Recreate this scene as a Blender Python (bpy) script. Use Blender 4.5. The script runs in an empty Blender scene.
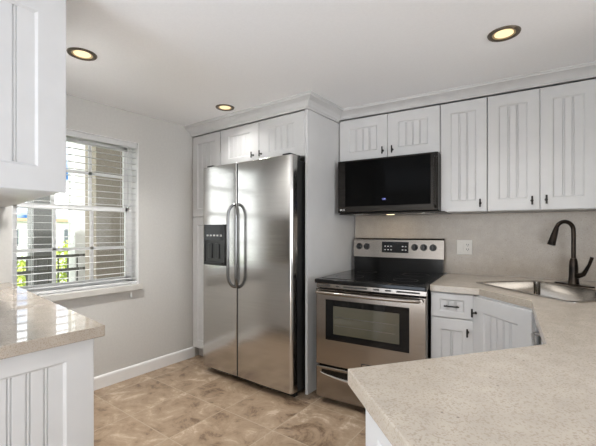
import bpy, bmesh, math, random
from mathutils import Vector, Matrix
random.seed(7)
C = bpy.context.scene.collection
SC = bpy.context.scene
PI = math.pi

# ------------------------------------------------------------------ camera
cam = bpy.data.objects.new('camera', bpy.data.cameras.new('camera'))
C.objects.link(cam)
cam.location = (0, 0, 1.26)
cam.rotation_euler = (PI / 2, 0, math.radians(36.6))
cam.data.sensor_width = 36
cam.data.lens = 360 / 596 * 36
cam.data.shift_y = 8 / 596
cam.data.clip_start = 0.02
SC.camera = cam

# ------------------------------------------------------------------ world
world = bpy.data.worlds.new('sky'); SC.world = world
world.use_nodes = True
wt = world.node_tree; wt.nodes.clear()
def wn(t): return wt.nodes.new(t)
w_out = wn('ShaderNodeOutputWorld'); w_bg = wn('ShaderNodeBackground')
w_tc = wn('ShaderNodeTexCoord'); w_map = wn('ShaderNodeMapping')
w_noise = wn('ShaderNodeTexNoise'); w_ramp = wn('ShaderNodeValToRGB'); w_mix = wn('ShaderNodeMixRGB')
w_map.inputs['Scale'].default_value = (3, 3, 7)
w_noise.inputs['Scale'].default_value = 1.6; w_noise.inputs['Detail'].default_value = 6
w_ramp.color_ramp.elements[0].position = 0.44; w_ramp.color_ramp.elements[1].position = 0.58
w_mix.inputs[1].default_value = (0.026, 0.10, 0.235, 1); w_mix.inputs[2].default_value = (1, 1, 1, 1)
wt.links.new(w_tc.outputs['Generated'], w_map.inputs[0]); wt.links.new(w_map.outputs[0], w_noise.inputs[0])
wt.links.new(w_noise.outputs[0], w_ramp.inputs[0]); 
w_sep = wn('ShaderNodeSeparateXYZ'); wt.links.new(w_tc.outputs['Generated'], w_sep.inputs[0])
w_mr = wn('ShaderNodeMapRange'); w_mr.inputs['From Min'].default_value = 0.15; w_mr.inputs['From Max'].default_value = -0.25
wt.links.new(w_sep.outputs[1], w_mr.inputs[0])
w_mr2 = wn('ShaderNodeMapRange'); w_mr2.inputs['From Min'].default_value = 0.13; w_mr2.inputs['From Max'].default_value = 0.24
wt.links.new(w_sep.outputs[2], w_mr2.inputs[0])
w_mx2 = wn('ShaderNodeMath'); w_mx2.operation = 'MAXIMUM'; wt.links.new(w_mr.outputs[0], w_mx2.inputs[0]); wt.links.new(w_mr2.outputs[0], w_mx2.inputs[1])
w_max = wn('ShaderNodeMath'); w_max.operation = 'MAXIMUM'
wt.links.new(w_ramp.outputs[0], w_max.inputs[0]); wt.links.new(w_mx2.outputs[0], w_max.inputs[1]); wt.links.new(w_max.outputs[0], w_mix.inputs[0])
wt.links.new(w_mix.outputs[0], w_bg.inputs[0]); wt.links.new(w_bg.outputs[0], w_out.inputs[0])
w_bg.inputs[1].default_value = 2.7

def area(name, loc, rot, sx, sy, power, col, spread=PI):
    l = bpy.data.lights.new(name, 'AREA'); l.shape = 'RECTANGLE'; l.size = sx; l.size_y = sy
    l.energy = power; l.color = col; l.spread = spread
    o = bpy.data.objects.new(name, l); C.objects.link(o); o.location = loc; o.rotation_euler = rot
    return o
# daylight through the living-room openings behind the camera and to its right
area('daylight_rear', (0.6, -4.35, 1.25), (-PI / 2, 0, PI), 3.4, 2.0, 4, (0.93, 0.97, 1.0))
area('daylight_right', (4.35, 0.2, 1.25), (PI / 2, 0, PI / 2), 3.0, 2.0, 40, (0.86, 0.95, 1.06))
area('ceiling_fill', (-1.85, -1.9, 0.3), (PI, 0, 0), 2.0, 2.2, 70, (0.79, 0.93, 1.10))  # added up-light near the floor, out of view, to brighten the ceiling
sun = bpy.data.lights.new('sun', 'SUN'); sun.energy = 4.5; sun.angle = 0.02
so = bpy.data.objects.new('sun', sun); C.objects.link(so); so.rotation_euler = Vector((-0.35, 0.75, -0.56)).to_track_quat('-Z', 'Y').to_euler()

SC.view_settings.view_transform = 'Standard'
SC.view_settings.look = 'None'
SC.view_settings.gamma = 1
SC.view_settings.use_curve_mapping = False
SC.view_settings.exposure = 0.64

# ------------------------------------------------------------------ materials
M = {}
def mat(name, col, rough=0.5, metal=0.0, spec=0.5, coat=0.0):
    m = bpy.data.materials.new(name); m.use_nodes = True
    b = m.node_tree.nodes['Principled BSDF']
    b.inputs['Base Color'].default_value = (*col, 1)
    b.inputs['Roughness'].default_value = rough; b.inputs['Metallic'].default_value = metal
    b.inputs['Specular IOR Level'].default_value = spec
    b.inputs['Coat Weight'].default_value = coat
    M[name] = m
    return m, b, m.node_tree
def add_noise(nt, b, scale, amt, col_a, col_b, vec=(1, 1, 1), lo=0.35, hi=0.65, bump=0.0, detail=4):
    tc = nt.nodes.new('ShaderNodeTexCoord'); mp = nt.nodes.new('ShaderNodeMapping'); mp.inputs['Scale'].default_value = vec
    n = nt.nodes.new('ShaderNodeTexNoise'); n.inputs['Scale'].default_value = scale; n.inputs['Detail'].default_value = detail
    r = nt.nodes.new('ShaderNodeValToRGB'); r.color_ramp.elements[0].position = lo; r.color_ramp.elements[1].position = hi
    r.color_ramp.elements[0].color = (*col_a, 1); r.color_ramp.elements[1].color = (*col_b, 1)
    nt.links.new(tc.outputs['Object'], mp.inputs[0]); nt.links.new(mp.outputs[0], n.inputs[0]); nt.links.new(n.outputs[0], r.inputs[0])
    nt.links.new(r.outputs[0], b.inputs['Base Color'])
    if bump:
        bp = nt.nodes.new('ShaderNodeBump'); bp.inputs['Strength'].default_value = bump; bp.inputs['Distance'].default_value = 0.002
        nt.links.new(n.outputs[0], bp.inputs['Height']); nt.links.new(bp.outputs[0], b.inputs['Normal'])
    return n, r, mp
m, b, nt = mat('white_paint', (0.80, 0.795, 0.78), 0.38)
add_noise(nt, b, 9, 0, (0.60, 0.597, 0.592), (0.62, 0.617, 0.612))
m, b, nt = mat('wall_paint', (0.70, 0.66, 0.60), 0.85, spec=0.2)
add_noise(nt, b, 60, 0, (0.585, 0.57, 0.54), (0.61, 0.595, 0.563), bump=0.08)
m, b, nt = mat('ceiling_paint', (0.80, 0.80, 0.80), 0.9, spec=0.2)
add_noise(nt, b, 80, 0, (0.89, 0.89, 0.895), (0.91, 0.91, 0.915), bump=0.05)
m, b, nt = mat('trim_paint', (0.82, 0.815, 0.80), 0.4)
add_noise(nt, b, 12, 0, (0.81, 0.805, 0.79), (0.83, 0.825, 0.81))
def steel(name, ca, cb, rough, vec):
    m, b, nt = mat(name, ca, rough, 1.0)
    n, r, mp = add_noise(nt, b, 6, 0, ca, cb, vec=vec, lo=0.3, hi=0.7)
    rr = nt.nodes.new('ShaderNodeMapRange'); rr.inputs['To Min'].default_value = rough - 0.04; rr.inputs['To Max'].default_value = rough + 0.05
    nt.links.new(n.outputs[0], rr.inputs[0]); nt.links.new(rr.outputs[0], b.inputs['Roughness'])
    b.inputs['Anisotropic'].default_value = 0.5
steel('stainless', (0.50, 0.49, 0.475), (0.56, 0.55, 0.535), 0.17, (0.6, 0.6, 70))
_b = M['stainless'].node_tree; _p = _b.nodes['Principled BSDF']
_tc = _b.nodes.new('ShaderNodeTexCoord'); _mp = _b.nodes.new('ShaderNodeMapping'); _mp.inputs['Scale'].default_value = (1.2, 1.2, 9)
_n = _b.nodes.new('ShaderNodeTexNoise'); _n.inputs['Scale'].default_value = 1.0; _n.inputs['Detail'].default_value = 2
_bp = _b.nodes.new('ShaderNodeBump'); _bp.inputs['Strength'].default_value = 0.25; _bp.inputs['Distance'].default_value = 0.004
_b.links.new(_tc.outputs['Object'], _mp.inputs[0]); _b.links.new(_mp.outputs[0], _n.inputs[0]); _b.links.new(_n.outputs[0], _bp.inputs['Height']); _b.links.new(_bp.outputs[0], _p.inputs['Normal'])
steel('range_steel', (0.27, 0.24, 0.21), (0.31, 0.28, 0.25), 0.22, (0.6, 0.6, 70))
steel('range_steel_dim', (0.21, 0.19, 0.17), (0.24, 0.22, 0.20), 0.22, (0.6, 0.6, 70))  # darker copy of the range steel, toning down light reflected by the control panel
steel('polished_steel', (0.62, 0.60, 0.57), (0.66, 0.64, 0.61), 0.16, (1, 1, 1))
steel('sink_steel', (0.42, 0.395, 0.365), (0.50, 0.475, 0.44), 0.12, (1, 1, 1))
steel('handle_steel', (0.20, 0.20, 0.20), (0.24, 0.24, 0.24), 0.22, (1, 1, 1))
steel('dark_steel', (0.024, 0.022, 0.02), (0.034, 0.031, 0.028), 0.28, (0.6, 0.6, 60))
mat('black_glass', (0.006, 0.006, 0.006), 0.04, spec=0.25)
mat('tinted_glass', (0.004, 0.004, 0.004), 0.05, spec=0.03)
mat('oven_glass_lit', (0.07, 0.066, 0.046), 0.04, spec=0.9)  # olive base colour stands in for the lit interior and reflected room
mat('black_plastic', (0.012, 0.012, 0.012), 0.35)
mat('black_enamel', (0.008, 0.008, 0.008), 0.12, spec=0.2)
mat('matte_black', (0.02, 0.018, 0.016), 0.38, 0.4)
m, b, nt = mat('bronze', (0.05, 0.04, 0.034), 0.28, 0.85)
add_noise(nt, b, 14, 0, (0.014, 0.012, 0.011), (0.05, 0.037, 0.028))
m, b, nt = mat('bronze_trim', (0.10, 0.075, 0.05), 0.4, 0.6)
add_noise(nt, b, 30, 0, (0.09, 0.07, 0.048), (0.13, 0.10, 0.07))
m, b, nt = mat('sill_marble', (0.6, 0.58, 0.54), 0.3)
add_noise(nt, b, 6, 0, (0.55, 0.53, 0.49), (0.62, 0.60, 0.56))
mat('baffle_gold', (0.55, 0.42, 0.22), 0.35, 0.5)
mat('outlet_white', (0.80, 0.77, 0.71), 0.35)
mat('slot_dark', (0.05, 0.045, 0.04), 0.6)
mat('label_grey', (0.55, 0.55, 0.55), 0.5)
mat('logo_white', (0.85, 0.85, 0.84), 0.4)
m, b, nt = mat('blind_white', (0.83, 0.83, 0.82), 0.5)
add_noise(nt, b, 10, 0, (0.64, 0.64, 0.63), (0.66, 0.66, 0.65))
m, b, nt = mat('stucco_tan', (0.34, 0.29, 0.23), 0.9)
add_noise(nt, b, 40, 0, (0.29, 0.25, 0.20), (0.33, 0.29, 0.24), bump=0.3)
m, b, nt = mat('stucco_white', (0.80, 0.80, 0.78), 0.9)
add_noise(nt, b, 40, 0, (0.78, 0.78, 0.76), (0.82, 0.82, 0.80), bump=0.2)
m, b, nt = mat('stucco_grey', (0.32, 0.32, 0.31), 0.9)
add_noise(nt, b, 40, 0, (0.15, 0.15, 0.145), (0.18, 0.18, 0.175), bump=0.2)
mat('rail_paint', (0.10, 0.10, 0.09), 0.5)
mat('far_glass', (0.12, 0.13, 0.14), 0.2)
mat('roof_tile', (0.42, 0.30, 0.20), 0.8)
m, b, nt = mat('leaf', (0.30, 0.40, 0.05), 0.6)
add_noise(nt, b, 5, 0, (0.16, 0.24, 0.03), (0.55, 0.60, 0.10))
mat('bark', (0.12, 0.08, 0.05), 0.9)
m, b, nt = mat('concrete', (0.45, 0.44, 0.42), 0.9)
add_noise(nt, b, 12, 0, (0.40, 0.39, 0.37), (0.48, 0.47, 0.45))
m, b, nt = mat('lawn', (0.12, 0.2, 0.05), 0.9)
add_noise(nt, b, 2, 0, (0.09, 0.15, 0.03), (0.2, 0.28, 0.08))

def emis(name, col, s):
    m = bpy.data.materials.new(name); m.use_nodes = True
    b = m.node_tree.nodes['Principled BSDF']
    b.inputs['Base Color'].default_value = (*[c * 0.5 for c in col], 1)
    b.inputs['Emission Color'].default_value = (*col, 1); b.inputs['Emission Strength'].default_value = s
    M[name] = m
emis('lamp_lens', (1.0, 0.80, 0.46), 0.72)
emis('hood_lens', (1.0, 0.80, 0.5), 2.0)
emis('clock_blue', (0.35, 0.38, 1.0), 0.7)

def quartz(name, base, speck, dark):
    m, b, nt = mat(name, base, 0.22, spec=0.5)
    tc = nt.nodes.new('ShaderNodeTexCoord')
    n1 = nt.nodes.new('ShaderNodeTexNoise'); n1.inputs['Scale'].default_value = 14; n1.inputs['Detail'].default_value = 3
    r1 = nt.nodes.new('ShaderNodeValToRGB'); r1.color_ramp.elements[0].position = 0.35; r1.color_ramp.elements[1].position = 0.7
    r1.color_ramp.elements[0].color = (*[c * 0.93 for c in base], 1); r1.color_ramp.elements[1].color = (*[min(1, c * 1.05) for c in base], 1)
    n2 = nt.nodes.new('ShaderNodeTexNoise'); n2.inputs['Scale'].default_value = 230; n2.inputs['Detail'].default_value = 1.5
    r2 = nt.nodes.new('ShaderNodeValToRGB'); r2.color_ramp.elements[0].position = 0.54; r2.color_ramp.elements[1].position = 0.62
    mx = nt.nodes.new('ShaderNodeMixRGB'); mx.inputs[2].default_value = (*speck, 1)
    v = nt.nodes.new('ShaderNodeTexVoronoi'); v.inputs['Scale'].default_value = 38; v.inputs['Randomness'].default_value = 1
    r3 = nt.nodes.new('ShaderNodeValToRGB'); r3.color_ramp.elements[0].position = 0.09; r3.color_ramp.elements[1].position = 0.14
    r3.color_ramp.elements[0].color = (1, 1, 1, 1); r3.color_ramp.elements[1].color = (0, 0, 0, 1)
    n4 = nt.nodes.new('ShaderNodeTexNoise'); n4.inputs['Scale'].default_value = 9
    r4 = nt.nodes.new('ShaderNodeValToRGB'); r4.color_ramp.elements[0].position = 0.52; r4.color_ramp.elements[1].position = 0.6
    mul = nt.nodes.new('ShaderNodeMath'); mul.operation = 'MULTIPLY'
    mul2 = nt.nodes.new('ShaderNodeMath'); mul2.operation = 'MULTIPLY'; mul2.inputs[1].default_value = 0.65
    mul3 = nt.nodes.new('ShaderNodeMath'); mul3.operation = 'MULTIPLY'; mul3.inputs[1].default_value = 0.75
    mx2 = nt.nodes.new('ShaderNodeMixRGB'); mx2.inputs[2].default_value = (*dark, 1)
    for n in (n1, n2, v, n4): nt.links.new(tc.outputs['Object'], n.inputs['Vector'])
    nt.links.new(n1.outputs[0], r1.inputs[0]); nt.links.new(n2.outputs[0], r2.inputs[0])
    nt.links.new(v.outputs['Distance'], r3.inputs[0]); nt.links.new(n4.outputs[0], r4.inputs[0])
    nt.links.new(r2.outputs[0], mul3.inputs[0]); nt.links.new(mul3.outputs[0], mx.inputs[0]); nt.links.new(r1.outputs[0], mx.inputs[1])
    nt.links.new(r3.outputs[0], mul.inputs[0]); nt.links.new(r4.outputs[0], mul.inputs[1]); nt.links.new(mul.outputs[0], mul2.inputs[0])
    nt.links.new(mul2.outputs[0], mx2.inputs[0]); nt.links.new(mx.outputs[0], mx2.inputs[1]); nt.links.new(mx2.outputs[0], b.inputs['Base Color'])
    return b
quartz('quartz_counter', (0.475, 0.42, 0.352), (0.355, 0.30, 0.235), (0.16, 0.125, 0.10))
quartz('quartz_splash_shaded', (0.42, 0.365, 0.305), (0.325, 0.275, 0.22), (0.16, 0.125, 0.105))  # same stone as the counter, with the backsplash's shade put into its colour
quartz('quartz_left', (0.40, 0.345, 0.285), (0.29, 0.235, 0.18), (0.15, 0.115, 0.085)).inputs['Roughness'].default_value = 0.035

def tile_mat():
    m, b, nt = mat('floor_tile', (0.3, 0.2, 0.12), 0.38)
    tc = nt.nodes.new('ShaderNodeTexCoord'); mp = nt.nodes.new('ShaderNodeMapping')
    mp.inputs['Location'].default_value = (2.385, -1.29, 0)
    br = nt.nodes.new('ShaderNodeTexBrick'); br.offset = 0; br.squash = 1
    br.inputs['Scale'].default_value = 1; br.inputs['Brick Width'].default_value = 0.45; br.inputs['Row Height'].default_value = 0.44
    br.inputs['Mortar Size'].default_value = 0.004; br.inputs['Mortar Smooth'].default_value = 0.3; br.inputs['Bias'].default_value = 0
    br.inputs['Color1'].default_value = (0, 0, 0, 1); br.inputs['Color2'].default_value = (1, 1, 1, 1); br.inputs['Mortar'].default_value = (0.5, 0.5, 0.5, 1)
    nt.links.new(tc.outputs['Object'], mp.inputs[0]); nt.links.new(mp.outputs[0], br.inputs['Vector'])
    # each tile gets its own patch of the stone
    sc = nt.nodes.new('ShaderNodeVectorMath'); sc.operation = 'MULTIPLY_ADD'
    nt.links.new(br.outputs['Color'], sc.inputs[0]); sc.inputs[1].default_value = (7.3, 4.1, 9.7); nt.links.new(mp.outputs[0], sc.inputs[2])
    n1 = nt.nodes.new('ShaderNodeTexNoise'); n1.inputs['Scale'].default_value = 5.5; n1.inputs['Detail'].default_value = 10; n1.inputs['Roughness'].default_value = 0.74; n1.inputs['Distortion'].default_value = 0.5
    nt.links.new(sc.outputs[0], n1.inputs['Vector'])
    r = nt.nodes.new('ShaderNodeValToRGB'); cr = r.color_ramp
    cr.elements[0].position = 0.36; cr.elements[0].color = (0.15, 0.095, 0.058, 1)
    cr.elements[1].position = 0.64; cr.elements[1].color = (0.54, 0.43, 0.325, 1)
    e = cr.elements.new(0.46); e.color = (0.31, 0.22, 0.145, 1)
    e = cr.elements.new(0.56); e.color = (0.385, 0.285, 0.195, 1)
    nt.links.new(n1.outputs[0], r.inputs[0])
    mx = nt.nodes.new('ShaderNodeMixRGB'); mx.inputs[2].default_value = (0.42, 0.33, 0.24, 1)
    nt.links.new(br.outputs['Fac'], mx.inputs[0]); nt.links.new(r.outputs[0], mx.inputs[1]); nt.links.new(mx.outputs[0], b.inputs['Base Color'])
    bp = nt.nodes.new('ShaderNodeBump'); bp.inputs['Strength'].default_value = 0.25; bp.inputs['Distance'].default_value = 0.003; bp.invert = True
    nt.links.new(br.outputs['Fac'], bp.inputs['Height']); nt.links.new(bp.outputs[0], b.inputs['Normal'])
tile_mat()

def glass_mat():
    m = bpy.data.materials.new('window_glass'); m.use_nodes = True; nt = m.node_tree; nt.nodes.clear()
    o = nt.nodes.new('ShaderNodeOutputMaterial'); t = nt.nodes.new('ShaderNodeBsdfTransparent'); g = nt.nodes.new('ShaderNodeBsdfGlossy')
    g.inputs['Roughness'].default_value = 0.02; t.inputs[0].default_value = (0.93, 0.95, 0.95, 1)
    mx = nt.nodes.new('ShaderNodeMixShader'); f = nt.nodes.new('ShaderNodeFresnel'); f.inputs[0].default_value = 1.35
    nt.links.new(f.outputs[0], mx.inputs[0]); nt.links.new(t.outputs[0], mx.inputs[1]); nt.links.new(g.outputs[0], mx.inputs[2]); nt.links.new(mx.outputs[0], o.inputs[0])
    M['window_glass'] = m
glass_mat()

# ------------------------------------------------------------------ mesh helpers
class MB:
    def __init__(s): s.bm = bmesh.new()
    def box(s, x0, x1, y0, y1, z0, z1):
        v = [s.bm.verts.new(p) for p in ((x0, y0, z0), (x1, y0, z0), (x1, y1, z0), (x0, y1, z0), (x0, y0, z1), (x1, y0, z1), (x1, y1, z1), (x0, y1, z1))]
        for f in ((3, 2, 1, 0), (4, 5, 6, 7), (0, 1, 5, 4), (1, 2, 6, 5), (2, 3, 7, 6), (3, 0, 4, 7)): s.bm.faces.new([v[i] for i in f])
        return s
    def prism(s, poly, z0, z1):
        a = [s.bm.verts.new((x, y, z0)) for x, y in poly]; b = [s.bm.verts.new((x, y, z1)) for x, y in poly]
        n = len(poly); s.bm.faces.new(a[::-1]); s.bm.faces.new(b)
        for i in range(n): s.bm.faces.new((a[i], a[(i + 1) % n], b[(i + 1) % n], b[i]))
        return s
    def tube(s, path, r, seg=12, cap=True):
        path = [Vector(p) for p in path]; n = len(path)
        rs = r if isinstance(r, (list, tuple)) else [r] * n
        rings = []; up = None
        for i, p in enumerate(path):
            t = (path[min(i + 1, n - 1)] - path[max(i - 1, 0)]).normalized()
            if up is None:
                up = Vector((0, 0, 1)) if abs(t.z) < 0.9 else Vector((1, 0, 0))
            a = t.cross(up).normalized(); up = a.cross(t).normalized()
            rings.append([s.bm.verts.new(p + (a * math.cos(2 * PI * k / seg) + up * math.sin(2 * PI * k / seg)) * rs[i]) for k in range(seg)])
        for i in range(n - 1):
            for k in range(seg):
                s.bm.faces.new((rings[i][k], rings[i][(k + 1) % seg], rings[i + 1][(k + 1) % seg], rings[i + 1][k]))
        if cap: s.bm.faces.new(rings[0][::-1]); s.bm.faces.new(rings[-1])
        return s
    def lathe(s, prof, c=(0, 0, 0), seg=32, axis='z', close=False):
        rings = []
        for r, h in prof:
            ring = []
            for k in range(seg):
                a = 2 * PI * k / seg; x, y = r * math.cos(a), r * math.sin(a)
                p = (c[0] + x, c[1] + y, c[2] + h) if axis == 'z' else (c[0] + x, c[1] + h, c[2] + y)
                ring.append(s.bm.verts.new(p))
            rings.append(ring)
        for i in range(len(rings) - 1):
            for k in range(seg): s.bm.faces.new((rings[i][k], rings[i][(k + 1) % seg], rings[i + 1][(k + 1) % seg], rings[i + 1][k]))
        if close: s.bm.faces.new(rings[0][::-1]); s.bm.faces.new(rings[-1])
        return s
    def loops(s, loops, cap0=True, cap1=True):
        L = [[s.bm.verts.new(p) for p in lp] for lp in loops]; n = len(L[0])
        for i in range(len(L) - 1):
            for k in range(n): s.bm.faces.new((L[i][k], L[i][(k + 1) % n], L[i + 1][(k + 1) % n], L[i + 1][k]))
        if cap0: s.bm.faces.new(L[0][::-1])
        if cap1: s.bm.faces.new(L[-1])
        return s
    def build(s, name, m, parent=None, bevel=0.0, smooth=False, loc=None, rot=None, seg=2):
        bmesh.ops.recalc_face_normals(s.bm, faces=s.bm.faces)
        me = bpy.data.meshes.new(name); s.bm.to_mesh(me); s.bm.free()
        me.materials.append(M[m] if isinstance(m, str) else m)
        o = bpy.data.objects.new(name, me); C.objects.link(o)
        if parent: o.parent = parent
        if loc is not None: o.location = loc
        if rot is not None: o.rotation_euler = (0, 0, rot)
        if bevel:
            bv = o.modifiers.new('bevel', 'BEVEL'); bv.width = bevel; bv.segments = seg; bv.limit_method = 'ANGLE'; bv.angle_limit = math.radians(40)
        if smooth or bevel:
            for p in me.polygons: p.use_smooth = True
            try: me.set_sharp_from_angle(angle=math.radians(35))
            except Exception: pass
        return o
def thing(name, label, cat, loc=(0, 0, 0), rot=0, group=None):
    o = bpy.data.objects.new(name, None); C.objects.link(o); o.location = loc; o.rotation_euler = (0, 0, rot); o.empty_display_size = 0.05
    o['label'] = label; o['category'] = cat
    if group: o['group'] = group
    return o
def tag(o, label, cat, group=None):
    o['label'] = label; o['category'] = cat
    if group: o['group'] = group
    return o
def struct(o, label=None):
    o['kind'] = 'structure'
    if label: o['label'] = label
    return o
# range-wall frame: s runs along the range wall, n into it; turned 6 degrees from the fridge wall
RA = math.radians(6)
OX, OY = -1.59, 2.735
def R(s, n, z=0.0):
    return (OX + s * math.cos(RA) - n * math.sin(RA), OY + s * math.sin(RA) + n * math.cos(RA), z)
def R2(s, n): return R(s, n)[:2]

# ------------------------------------------------------------------ cabinet doors
def beadboard(mb, x0, x1, z0, z1, y, pitch=0.056):
    k = max(2, round((x1 - x0) / pitch)); w = (x1 - x0) / k
    prof = [(x0, y)]
    for i in range(1, k):
        c = x0 + i * w
        prof += [(c - 0.0075, y), (c - 0.005, y + 0.0055), (c - 0.0025, y + 0.0008), (c + 0.0025, y + 0.0008), (c + 0.005, y + 0.0055), (c + 0.0075, y)]
    prof.append((x1, y))
    a = [mb.bm.verts.new((px, py, z0)) for px, py in prof]; b = [mb.bm.verts.new((px, py, z1)) for px, py in prof]
    for i in range(len(prof) - 1): mb.bm.faces.new((a[i], a[i + 1], b[i + 1], b[i]))
def door_mesh(w, h, th=0.02, stile=0.07, rail=0.075, pitch=0.056):
    mb = MB()
    def rect(i0, i1, y): return [(i0, y, i1), (w - i0, y, i1), (w - i0, y, h - i1), (i0, y, h - i1)]
    mb.loops([rect(0, 0, 0), rect(0, 0, -(th - 0.003)), rect(0.003, 0.003, -th), rect(stile, rail, -th), rect(stile + 0.004, rail + 0.004, -(th - 0.004)), rect(stile + 0.009, rail + 0.009, -(th - 0.009))], True, False)
    beadboard(mb, stile + 0.009, w - stile - 0.009, rail + 0.009, h - rail - 0.009, -(th - 0.009), pitch)
    return mb
def pull(parent, x, z, y, length=0.058, horiz=False):
    mb = MB()
    if horiz:
        mb.tube([(x - length / 2, y - 0.028, z), (x + length / 2, y - 0.028, z)], 0.0048, 10)
        for d in (-length * 0.34, length * 0.34): mb.tube([(x + d, y, z), (x + d, y - 0.028, z)], 0.004, 8)
    else:
        mb.tube([(x, y - 0.028, z - length / 2), (x, y - 0.028, z + length / 2)], 0.0055, 10)
        mb.tube([(x, y, z), (x, y - 0.028, z)], 0.0045, 8)
        mb.lathe([(0.009, 0), (0.009, -0.003), (0.0045, -0.003)], (x, y, z), 12, 'y')
    return mb.build('handle', 'matte_black', parent, smooth=True)
def door(parent, x, y, z, w, h, th=0.02, stile=0.07, rail=0.075, rot=0, pull_at=None, horiz=False, plen=0.058, name='door', pitch=0.056):
    d = door_mesh(w, h, th, stile, rail, pitch).build(name, 'white_paint', parent, loc=(x, y, z), rot=rot)
    if pull_at: pull(d, pull_at[0], pull_at[1], -th, plen, horiz)
    return d

# ================================================================== structure
CEIL = 2.285
struct(MB().box(-3.2, 4.5, -4.5, 4.0, -0.1, 0).build('floor', 'floor_tile'), 'brown mottled stone tile floor')
struct(MB().box(-3.2, 4.5, -4.5, 4.0, CEIL, CEIL + 0.1).build('ceiling', 'ceiling_paint'), 'flat white ceiling')
WY0, WY1, WZ0, WZ1 = 0.80, 1.698, 0.795, 2.03
wl = MB()
wl.box(-3.2, -3.0, -4.5, WY0, 0, CEIL); wl.box(-3.2, -3.0, WY1, 4.0, 0, CEIL)
wl.box(-3.2, -3.0, WY0, WY1, 0, WZ0); wl.box(-3.2, -3.0, WY0, WY1, WZ1, CEIL)
struct(wl.build('wall_left', 'wall_paint'), 'beige wall with the window')
WN = 0.31
struct(MB().prism([(-3.0, 3.06), (-1.62, 3.06), R2(0.0, WN), R2(2.05, WN), R2(2.05, WN + 0.12), (-3.0, 3.4)], 0, CEIL).build('wall_back', 'wall_paint'))
struct(MB().prism([R2(2.05, WN), R2(2.05, -0.9), R2(2.17, -0.9), R2(2.17, WN)], 0, CEIL).build('wall_right', 'wall_paint'))
wr = MB()
wr.box(-3.2, -1.3, -4.62, -4.5, 0, CEIL); wr.box(2.5, 4.5, -4.62, -4.5, 0, CEIL); wr.box(-1.3, 2.5, -4.62, -4.5, 2.2, CEIL)
struct(wr.build('wall_rear', 'wall_paint'))
we = MB()
we.box(4.5, 4.62, -4.5, -1.4, 0, CEIL); we.box(4.5, 4.62, 1.8, 4.0, 0, CEIL); we.box(4.5, 4.62, -1.4, 1.8, 2.2, CEIL)
struct(we.build('wall_far_right', 'wall_paint'))
struct(MB().box(-3.0, -1.9, -0.12, 0.0, 0, CEIL).build('wall_near', 'wall_paint'))
# baseboard along the window wall, moulded top edge
bb = MB()
prof = [(-3.0, 0), (-2.985, 0), (-2.985, 0.085), (-2.988, 0.095), (-2.994, 0.10), (-3.0, 0.102)]
bb.loops([[(x, 0.66, z) for x, z in prof], [(x, 2.283, z) for x, z in prof]])
struct(bb.build('baseboard_left', 'trim_paint'), 'white baseboard below the window')

# crown moulding, mitred around the fridge cabinets and on along the wall cabinets
def crown(name, pts, normals, zb, mits):
    H = CEIL - zb
    prof = [(0.0, 0), (0.012, 0.002), (0.014, 0.10 * H), (0.022, 0.16 * H), (0.03, 0.34 * H), (0.048, 0.56 * H), (0.072, 0.70 * H), (0.088, 0.76 * H), (0.09, 0.86 * H), (0.10, 0.90 * H), (0.10, H), (0.0, H)]
    mb = MB(); lo = []
    for p, mv in zip(pts, mits): lo.append([(p[0] + mv[0] * d, p[1] + mv[1] * d, zb + z) for d, z in prof])
    mb.loops(lo)
    return struct(mb.build(name, 'white_paint'))
ca, sa = math.cos(RA), math.sin(RA)
# the inner corner: offset lines x = OX+d and along the range wall -n = d meet at
mx_in = (1.0, (-1 + sa * 1.0) / ca)
crown('trim_1', [(-3.0, 2.263), (-1.59, 2.263), (-1.59, OY)], None, 2.20, [(0, -1), (1, -1), mx_in])
crown('trim_2', [(-1.59, OY), R2(2.05, 0)], None, 2.222, [mx_in, (sa, -ca)])

# ------------------------------------------------------------------ window
win = bpy.data.objects.new('window_1', None); C.objects.link(win); win.location = (-3.1, 1.25, WZ0); struct(win, 'white double-hung window with grid panes')
def wbox(mb, x0, x1, y0, y1, z0, z1): return mb.box(x0 + 3.1, x1 + 3.1, y0 - 1.25, y1 - 1.25, z0 - WZ0, z1 - WZ0)
fr = MB()
wbox(fr, -3.17, -3.11, WY0, WY0 + 0.03, WZ0, WZ1); wbox(fr, -3.17, -3.11, WY1 - 0.028, WY1, WZ0, WZ1)
wbox(fr, -3.17, -3.11, WY0, WY1, WZ0, WZ0 + 0.03); wbox(fr, -3.17, -3.11, WY0, WY1, WZ1 - 0.03, WZ1)
fr.build('window_frame', 'trim_paint', win, bevel=0.003)
def sash(x0, x1, z0, z1, zm, th):
    s = MB(); a, b2 = WY0 + 0.028, WY1 - 0.026
    wbox(s, x0, x1, a, a + 0.03, z0, z1); wbox(s, x0, x1, b2 - 0.032, b2, z0, z1)
    wbox(s, x0, x1, a, b2, z0, z0 + th); wbox(s, x0, x1, a, b2, z1 - th, z1)
    for yc in (1.092, 1.362): wbox(s, x0 + 0.006, x1 - 0.006, yc - 0.012, yc + 0.012, z0, z1)
    wbox(s, x0 + 0.006, x1 - 0.006, a, b2, zm - 0.012, zm + 0.012)
    o = s.build('sash', 'trim_paint', win)
    g = MB(); xm = (x0 + x1) / 2
    wbox(g, xm - 0.002, xm + 0.002, a + 0.01, b2 - 0.01, z0 + 0.01, z1 - 0.01)
    g.build('pane', 'window_glass', o)
sash(-3.165, -3.14, 1.43, 2.0, 1.735, 0.035)
sash(-3.135, -3.11, 0.822, 1.465, 1.118, 0.04)
sl = MB(); wbox(sl, -3.11, -2.962, WY0 - 0.0, WY1 + 0.0, 0.752, WZ0 + 0.004)
sl2 = MB(); wbox(sl2, -2.999, -2.962, WY0 - 0.02, WY1 + 0.02, 0.75, WZ0 + 0.004)
sl2.build('window_sill', 'sill_marble', win, bevel=0.004)
rv = MB()
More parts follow.
